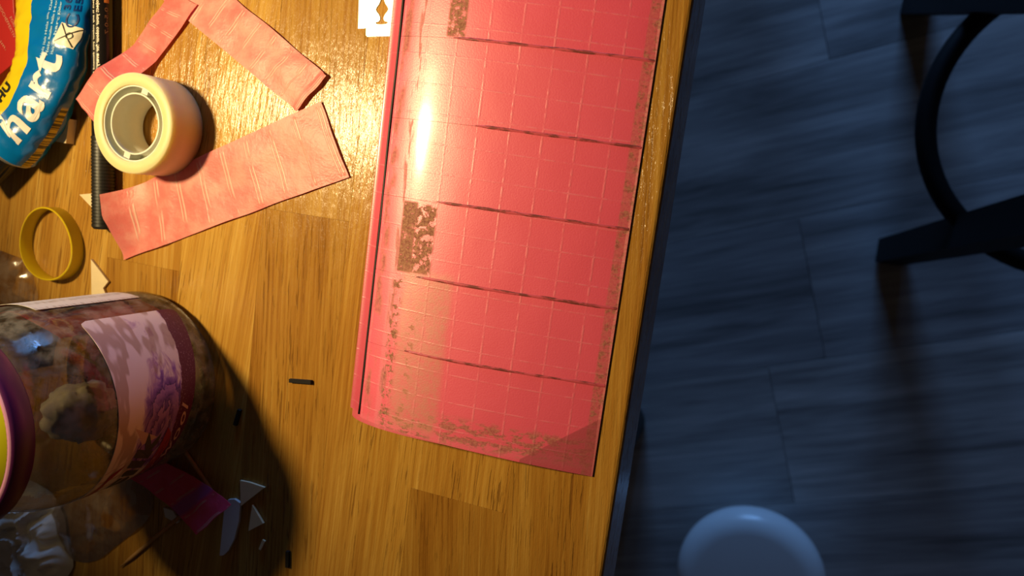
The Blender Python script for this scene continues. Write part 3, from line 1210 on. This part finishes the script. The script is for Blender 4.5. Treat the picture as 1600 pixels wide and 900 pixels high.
JC = Vector((-0.270, -0.1145, 0.0003))
jar = empty('plastic_jar', JC)
tag(jar, 'clear plastic jar with a flower label and a purple and yellow lid', 'jar')
CLEAR = clear_mat('clear_plastic', (0.72, 0.66, 0.54), 0.05, 0.24, (0.62, 0.55, 0.40), 1.0)
JR = 0.0422
jp = [(0.0, 0.003), (0.022, 0.003), (0.028, 0.0005), (0.036, 0.0), (0.0402, 0.0009), (JR - 0.0003, 0.0036), (JR, 0.008), (JR, 0.062), (JR - 0.0008, 0.070), (0.0385, 0.078), (0.0362, 0.084), (0.0352, 0.0885), (0.0350, 0.0965)]
link('body', lathe(jp, 96), CLEAR, jar)
BASE_CLEAR = clear_mat('thick_clear_base', (0.72, 0.68, 0.58), 0.08, 0.5, (0.80, 0.74, 0.58), 1.0)
link('base_ring', lathe([(0.031, 0.0012), (0.0398, 0.0014), (JR - 0.0007, 0.0040), (JR - 0.0006, 0.0090), (JR - 0.0022, 0.0105), (0.036, 0.0060), (0.031, 0.0040)], 96, True), BASE_CLEAR, jar)
PURPLE = simple('purple_plastic', (0.085, 0.012, 0.075), 0.30, 0, 0.08, 80)
LIDY = simple('lid_yellow', (0.72, 0.66, 0.01), 0.4, 0, 0.06, 60)
LIDP = simple('lid_pink_line', (0.55, 0.25, 0.42), 0.35, 0, 0.05, 60)
LR = 0.0385
z0, z1 = 0.0918, 0.1008
lid = link('lid', lathe([(0.0358, z0 + 0.001), (LR - 0.0006, z0), (LR, z0 + 0.0008), (LR, z1 - 0.0015), (LR - 0.0004, z1 - 0.0005), (LR - 0.0012, z1), (0, z1)], 96), PURPLE, jar)
link('lid_rim_line', lathe([(LR - 0.0024, z1 - 0.0002), (LR - 0.0024, z1 + 0.0003), (LR - 0.0014, z1 + 0.0003), (LR - 0.0009, z1 - 0.0003)], 96), LIDP, lid)
link('lid_disc', lathe([(LR - 0.00245, z1 - 0.0002), (LR - 0.00245, z1 + 0.0004), (0, z1 + 0.0005)], 96), LIDY, lid)


def cyl_map(rad):
    def fn(adeg, z):
        a = radians(adeg)
        return Vector((rad * cos(a), rad * sin(a), z))
    return fn


def make_label():
    n = NT('flower_label')
    u, v, _ = n.xyz(n.uv())      # u round the jar (0 = lower end), v up the jar (0 = base)
    uvw = n.uv()
    bgc = n.mix(n.noise(uvw, 3, 3, 0.6), (0.90, 0.68, 0.55), (0.95, 0.80, 0.66))
    # soft mauve and beige petals
    nz = n.noise(n.map(uvw, (5, 4, 0)), 1, 4, 0.6, 0.8)
    c = n.mix(n.math('MULTIPLY', n.smooth(nz, 0.50, 0.62), n.math('SUBTRACT', 1.0, n.smooth(v, 0.45, 0.75))), bgc, (0.45, 0.20, 0.36))
    beige = n.band(n.noise(n.map(uvw, (4, 5, 3)), 1, 2), 0.53, 0.66, 0.03)
    c = n.mix(n.math('MULTIPLY', beige, 0.7), c, (0.42, 0.24, 0.15))
    # the rose: rings of petals round a centre
    du = n.math('SUBTRACT', u, 0.47)
    dvv = n.math('SUBTRACT', v, 0.40)
    wob = n.noise(n.map(uvw, (7, 7, 0)), 1, 4, 0.65, 1.5)
    rr = n.math('SQRT', n.math('ADD', n.math('POWER', n.math('MULTIPLY', du, 1.9), 2), n.math('POWER', n.math('MULTIPLY', dvv, 1.5), 2)))
    rw = n.math('ADD', rr, n.math('MULTIPLY', n.math('SUBTRACT', wob, 0.5), 0.42))
    petal = n.ramp(n.math('FRACT', n.math('MULTIPLY', rw, 6.0)), [(0.0, (0.05, 0.018, 0.14)), (0.14, (0.17, 0.06, 0.32)), (0.55, (0.36, 0.16, 0.46)), (0.95, (0.48, 0.22, 0.50)), (1.0, (0.05, 0.018, 0.14))])
    c = n.mix(n.math('SUBTRACT', 1.0, n.smooth(rw, 0.40, 0.50)), c, petal)
    # dark plum band along the foot with pale specks
    edge = n.math('ADD', 0.20, n.math('MULTIPLY', n.math('SUBTRACT', n.noise(n.map(uvw, (14, 3, 0)), 1, 4, 0.7), 0.5), 0.08))
    bandm = n.math('LESS_THAN', v, edge)
    specks = n.smooth(n.noise(n.map(uvw, (110, 60, 0)), 1, 2, 0.7), 0.60, 0.66)
    bc = n.mix(n.math('MULTIPLY', specks, 0.6), (0.115, 0.008, 0.055), (0.45, 0.25, 0.34))
    c = n.mix(bandm, c, bc)
    spray = n.math('MULTIPLY', n.band(v, 0.16, 0.34, 0.05), n.math('MULTIPLY', n.band(u, 0.25, 0.62, 0.06), specks))
    c = n.mix(n.math('MULTIPLY', spray, 0.6), c, (0.62, 0.42, 0.46))
    n.p(col=c, rough=0.38, spec=0.4)
    return n.m


LA0, LA1 = -72.0, 64.0


def label_z(ad, v):
    t = (ad - LA0) / (LA1 - LA0)
    bot = 0.0245 + (0.0080 - 0.0245) * max(0, min(1, (ad + 34) / 97))
    return bot + (0.0595 - bot) * v


lr = JR + 0.00025


def lab_pt(ad, v, off=0.0):
    # rounded corners
    a = radians(ad)
    r = lr + off
    return Vector((r * cos(a), r * sin(a), label_z(ad, v)))


def lab_patch(ad, v):
    e = min(1.0, (LA1 - ad) / 5.0)
    if e < 1:
        k = (1 - math.sqrt(max(0, 1 - (1 - e) ** 2))) * 0.07
        v = max(k, min(1 - k, v))
    return lab_pt(ad, v)


lab = link('label', quad_patch(LA0, LA1, 0, 1, 80, 24, lab_patch), make_label(), jar)
solid(lab, 0.00012, 1)
lab['label'] = 'pale label with a purple rose'


def lab_text(txt, a0, a1, v0, v1, mat, bold=0.03, shear=0.0, tilt=0.0, off=0.00018):
    me = text_fit(txt, 1, 1, bold, shear, 2)
    remap(me, lambda x, y: lab_pt(a0 + (a1 - a0) * x, v0 + (v1 - v0) * y + tilt * x, off))
    return link('lettering', me, mat, lab)


CREAMP = simple('label_cream', (0.72, 0.44, 0.34), 0.4, 0, 0.04, 100)
OLIVE = simple('label_olive', (0.10, 0.075, 0.035), 0.4, 0, 0.1, 100)
REDL = simple('label_red', (0.42, 0.03, 0.035), 0.4, 0, 0.1, 100)
# cream backing shape, big lettering, red swooshes and small script of the brand panel
def lab_poly(pts, mat, off, name):
    me = flat_curve([pts], 0.0)
    bm = bmesh.new()
    bm.from_mesh(me)
    bmesh.ops.triangulate(bm, faces=bm.faces)
    bmesh.ops.subdivide_edges(bm, edges=list(bm.edges), cuts=3, use_grid_fill=True)
    bm.to_mesh(me)
    bm.free()
    remap(me, lambda x, y: lab_pt(x, y, off))
    return link(name, me, mat, lab)


lab_poly([(-62, 0.98), (-62, 0.10), (-40, 0.06), (-24, 0.10), (-14, 0.20), (-4, 0.30), (-14, 0.42), (-4, 0.78), (-16, 0.62), (-24, 0.70), (-30, 0.98)], CREAMP, 0.00016, 'brand_panel')
lab_text('Silk', -60, -9, 0.36, 0.66, OLIVE, 0.05, 0.25, 0.0, 0.00026)
lab_poly([(-60, 0.24), (-40, 0.14), (-24, 0.14), (-15, 0.20), (-10, 0.29), (-20, 0.30), (-40, 0.26)], REDL, 0.00026, 'red_swoosh')
lab_poly([(-60, 0.94), (-60, 0.80), (-40, 0.84), (-28, 0.72), (-33, 0.88)], REDL, 0.00026, 'red_swoosh')
lab_text('wool', -34, 3, 0.03, 0.13, CREAMP, 0.01, 0.3, 0.03)
# the narrow back label seen edge-on at the top
BACKL = NT('back_label')
u_, v_, _z = BACKL.xyz(BACKL.uv())
ln_ = BACKL.math('MULTIPLY', BACKL.lines(u_, 0.12, 0.035), BACKL.smooth(BACKL.noise(BACKL.map(BACKL.uv(), (8, 60, 0)), 1, 2), 0.45, 0.55))
BACKL.p(col=BACKL.mix(BACKL.math('MULTIPLY', ln_, 0.6), (0.80, 0.74, 0.62), (0.30, 0.22, 0.15)), rough=0.4)


def back_patch(ad, z):
    return cyl_map(lr)(ad, z)


o = link('back_label', quad_patch(81, 180, 0.016, 0.068, 50, 10, back_patch), BACKL.m, jar)
solid(o, 0.00012, 1)
# things in the jar
RED_IN = make_strip_mat('red_tissue', (0.55, 0.06, 0.05), (0.62, 0.10, 0.07), 6, 0.05)


def zin(u, v):
    return 0.006 + 0.05 * v


vsf = lambda u, v: Vector((JC.x + 0.0395 * cos(radians(58 + 62 * u)), JC.y + 0.0395 * sin(radians(58 + 62 * u)), 0.009 + 0.060 * v + 0.003 * sin(u * 5)))
o = link('tissue_scrap', quad_patch(0, 1, 0, 1, 30, 10, vsf), RED_IN)
solid(o, 0.0002)
tag(o, 'dull red tissue scrap curled inside the clear jar', 'paper scrap')


def crumple(rx, ry, rz_, seed, amp=0.35, sub=4, freq=2.4):
    bm = bmesh.new()
    bmesh.ops.create_icosphere(bm, subdivisions=sub, radius=1)
    for v in bm.verts:
        p = v.co.copy()
        r = 1.0
        for o_, a_ in ((freq, 1.0), (freq * 2.1, 0.55), (freq * 4.3, 0.28)):
            r += amp * a_ * (abs(noise.noise(p * o_ + Vector((seed, seed * 1.7, 0)))) * 1.8 - 0.45)
        v.co = Vector((p.x * r * rx, p.y * r * ry, p.z * r * rz_))
    me = bpy.data.meshes.new('m')
    bm.to_mesh(me)
    bm.free()
    mz = min(v.co.z for v in me.vertices)
    for v in me.vertices:
        v.co.z -= mz
    return me


TISSUE = NT('white_tissue')
TISSUE.p(col=TISSUE.mix(TISSUE.noise(TISSUE.obj(), 150, 4), (0.82, 0.81, 0.80), (0.92, 0.92, 0.92)), rough=0.7, sss=0.0)
o = link('tissue_wad', crumple(0.0145, 0.0145, 0.016, 3.1, 0.22, 4, 1.8), TISSUE.m)
o.location = (JC.x - 0.0185, JC.y - 0.0165, 0.0036)
for p_ in o.data.polygons:
    p_.use_smooth = True
tag(o, 'crumpled white tissue wad inside the clear jar', 'tissue')

# ------------------------------------------------------------------ clear film and litter round the jar
FILM = clear_mat('clear_film', (0.92, 0.88, 0.84), 0.15, 0.16, (0.52, 0.44, 0.38), 0.35)


def film(name, outline, zb, zt, seed, mat, ridge=0.0):
    """pillowy film pouch over a pixel outline"""
    pts = [at(*q, zb) for q in outline]
    c = sum(pts, Vector()) / len(pts)
    n = len(pts)
    ring_pts = []
    sub = 14 if ridge else 6
    for i in range(n):
        a, b, c_, d = [pts[(i + k) % n] for k in (-1, 0, 1, 2)]
        for k in range(sub):
            t = k / sub
            q = cr(tuple(a), tuple(b), tuple(c_), tuple(d), t)
            ring_pts.append(Vector(q))
    N = len(ring_pts)
    vs, fs = [], []
    R = 26 if ridge else 9
    for r in range(R + 1):
        f = 1 - r / R
        for p in ring_pts:
            q = c + (p - c) * f
            h = (1 - f ** 4)
            z = zb + (zt - zb) * h * (0.55 + 0.45 * noise.noise(Vector((q.x * 45, q.y * 45, seed)))) + 0.0012 * noise.noise(Vector((q.x * 140, q.y * 140, seed)))
            if ridge:
                w_ = Vector((q.x * 70 + 2 * noise.noise(Vector((q.x * 60, q.y * 60, 3))), q.y * 38, seed * 2))
                z += ridge * h * (1 - 2.2 * abs(noise.noise(w_))) + ridge * 0.5 * h * (1 - 2 * abs(noise.noise(w_ * 2.3)))
            vs.append((q.x - c.x, q.y - c.y, max(0.0006, z)))
    for r in range(R):
        for i in range(N):
            j = (i + 1) % N
            fs.append((r * N + i, r * N + j, (r + 1) * N + j, (r + 1) * N + i))
    me = pyd(vs, fs, True)
    bm = bmesh.new()
    bm.from_mesh(me)
    bmesh.ops.remove_doubles(bm, verts=bm.verts, dist=1e-6)
    bm.to_mesh(me)
    bm.free()
    o = link(name, me, mat)
    o.location = (c.x, c.y, 0)
    solid(o, 0.0002)
    return o


o = film('film_pouch', [(70, 800), (120, 760), (190, 742), (225, 752), (239, 785), (228, 815), (185, 850), (150, 876), (118, 876), (90, 850)], 0.001, 0.010, 2.2, FILM)
tag(o, 'clear rounded plastic film pouch lying below the jar', 'plastic film')
o = film('film_scrap', [(-30, 395), (20, 398), (45, 420), (58, 452), (50, 476), (-10, 490), (-40, 470)], 0.001, 0.006, 7.2, FILM)
tag(o, 'hazy clear film scrap at the left edge above the jar', 'plastic film')
def cellophane():
    n = NT('crinkled_cellophane')
    n.p(col=n.mix(n.noise(n.obj(), 120, 4), (0.72, 0.67, 0.60), (0.92, 0.88, 0.82)), rough=0.35, alpha=0.78)
    return n.m


TISSUE2 = cellophane()
o = film('cellophane_wad', [(-40, 775), (20, 748), (70, 762), (98, 800), (106, 850), (112, 890), (70, 935), (-30, 930)], 0.0015, 0.012, 4.4, TISSUE2, 0.006)
tag(o, 'crinkled whitish cellophane wad in the lower left corner', 'plastic film')

BALSA = simple('balsa', (0.82, 0.66, 0.40), 0.7, 0, 0.08, 300)
PICK = simple('toothpick_wood', (0.52, 0.28, 0.10), 0.6, 0, 0.15, 300)
WHITEPL = simple('white_plastic', (0.66, 0.66, 0.68), 0.35, 0, 0.04, 100)


def flat_piece(name, pix, th, mat, label, cat, group=None, z=0.0003):
    pts = [at(*q, z + th) for q in pix]
    c = sum(pts, Vector()) / len(pts)
    o = link(name, prism([(p.x - c.x, p.y - c.y) for p in pts], 0, th), mat)
    o.location = (c.x, c.y, z)
    tag(o, label, cat, group)
    return o


G = 'cream balsa offcuts'
flat_piece('balsa_offcut', [(124, 304), (146, 302), (148, 329)], 0.0012, BALSA, 'small cream balsa triangle half under the black marker tip', 'wood scrap', G)
flat_piece('balsa_offcut', [(142, 405), (169, 440), (161, 450), (166, 462), (143, 468)], 0.0012, BALSA, 'pale notched balsa offcut between the jar and the yellow ring', 'wood scrap', G)
flat_piece('balsa_offcut', [(375, 751), (390, 754), (413, 762), (376, 791)], 0.0012, BALSA, 'larger balsa triangle in the jar shadow beside the white strip', 'wood scrap', G)
flat_piece('balsa_offcut', [(394, 789), (411, 818), (388, 830)], 0.0012, BALSA, 'small balsa triangle at the lower rim of the jar shadow', 'wood scrap', G)
flat_piece('wood_chip', [(404, 858), (407, 860), (414, 846), (410, 843)], 0.0008, BALSA, 'tiny light wood chip in front of the balsa triangles', 'wood scrap', G)
flat_piece('wood_wedge', [(87, 221), (103, 224), (108, 186), (101, 194)], 0.0045, BALSA, 'tan wooden wedge poking out from beneath the glue tube', 'wood scrap', G)
flat_piece('plastic_strip', [(350, 800), (356, 781), (366, 780), (375, 786), (373, 815), (366, 842), (357, 860), (349, 868), (343, 868)], 0.0014, WHITEPL, 'curved white plastic strip beside the end of the dark pink strip', 'plastic strip', None, 0.0003)
flat_piece('plastic_strip', [(255, 793), (270, 798), (280, 815), (276, 818), (258, 808)], 0.001, WHITEPL, 'small white plastic scrap under the deep pink strip', 'plastic strip', None, 0.0003)
RODM = simple('black_rod', (0.018, 0.016, 0.014), 0.85, 0, 0.1, 200, 0.2)
for (a, b), lb in ((((453, 594.5), (487, 597)), 'short black rod lying crosswise on the wood left of the wing'),
                   (((450, 861), (449.5, 886)), 'short black rod near the bottom edge of the picture'),
                   (((375, 640), (368, 664)), 'short black rod lying in the jar shadow')):
    pa, pb = at(*a, 0.0008), at(*b, 0.0008)
    c = (pa + pb) / 2
    o = link('black_rod', tube([pa - c, pb - c], 0.00115, 4, square=True), RODM)
    o.location = (c.x, c.y, 0.0009)
    tag(o, lb, 'rod', 'short black rods')


def pick(a, b, label, sharp_end=True):
    pa, pb = at(*a, 0.001), at(*b, 0.001)
    c = (pa + pb) / 2
    t = (pb - pa)
    pts = [pa - c, pa - c + t * 0.18, pb - c]
    o = link('toothpick', tube(pts, [0.0002 if sharp_end else 0.001, 0.001, 0.001], 10), PICK)
    o.location = (c.x, c.y, 0.0013)
    tag(o, label, 'toothpick', 'wooden toothpicks')


pick((188, 886), (290, 800), 'pointed wooden toothpick below the film pouch')
pick((276, 684), (330, 765), 'wooden toothpick in the dark shadow right of the jar', False)
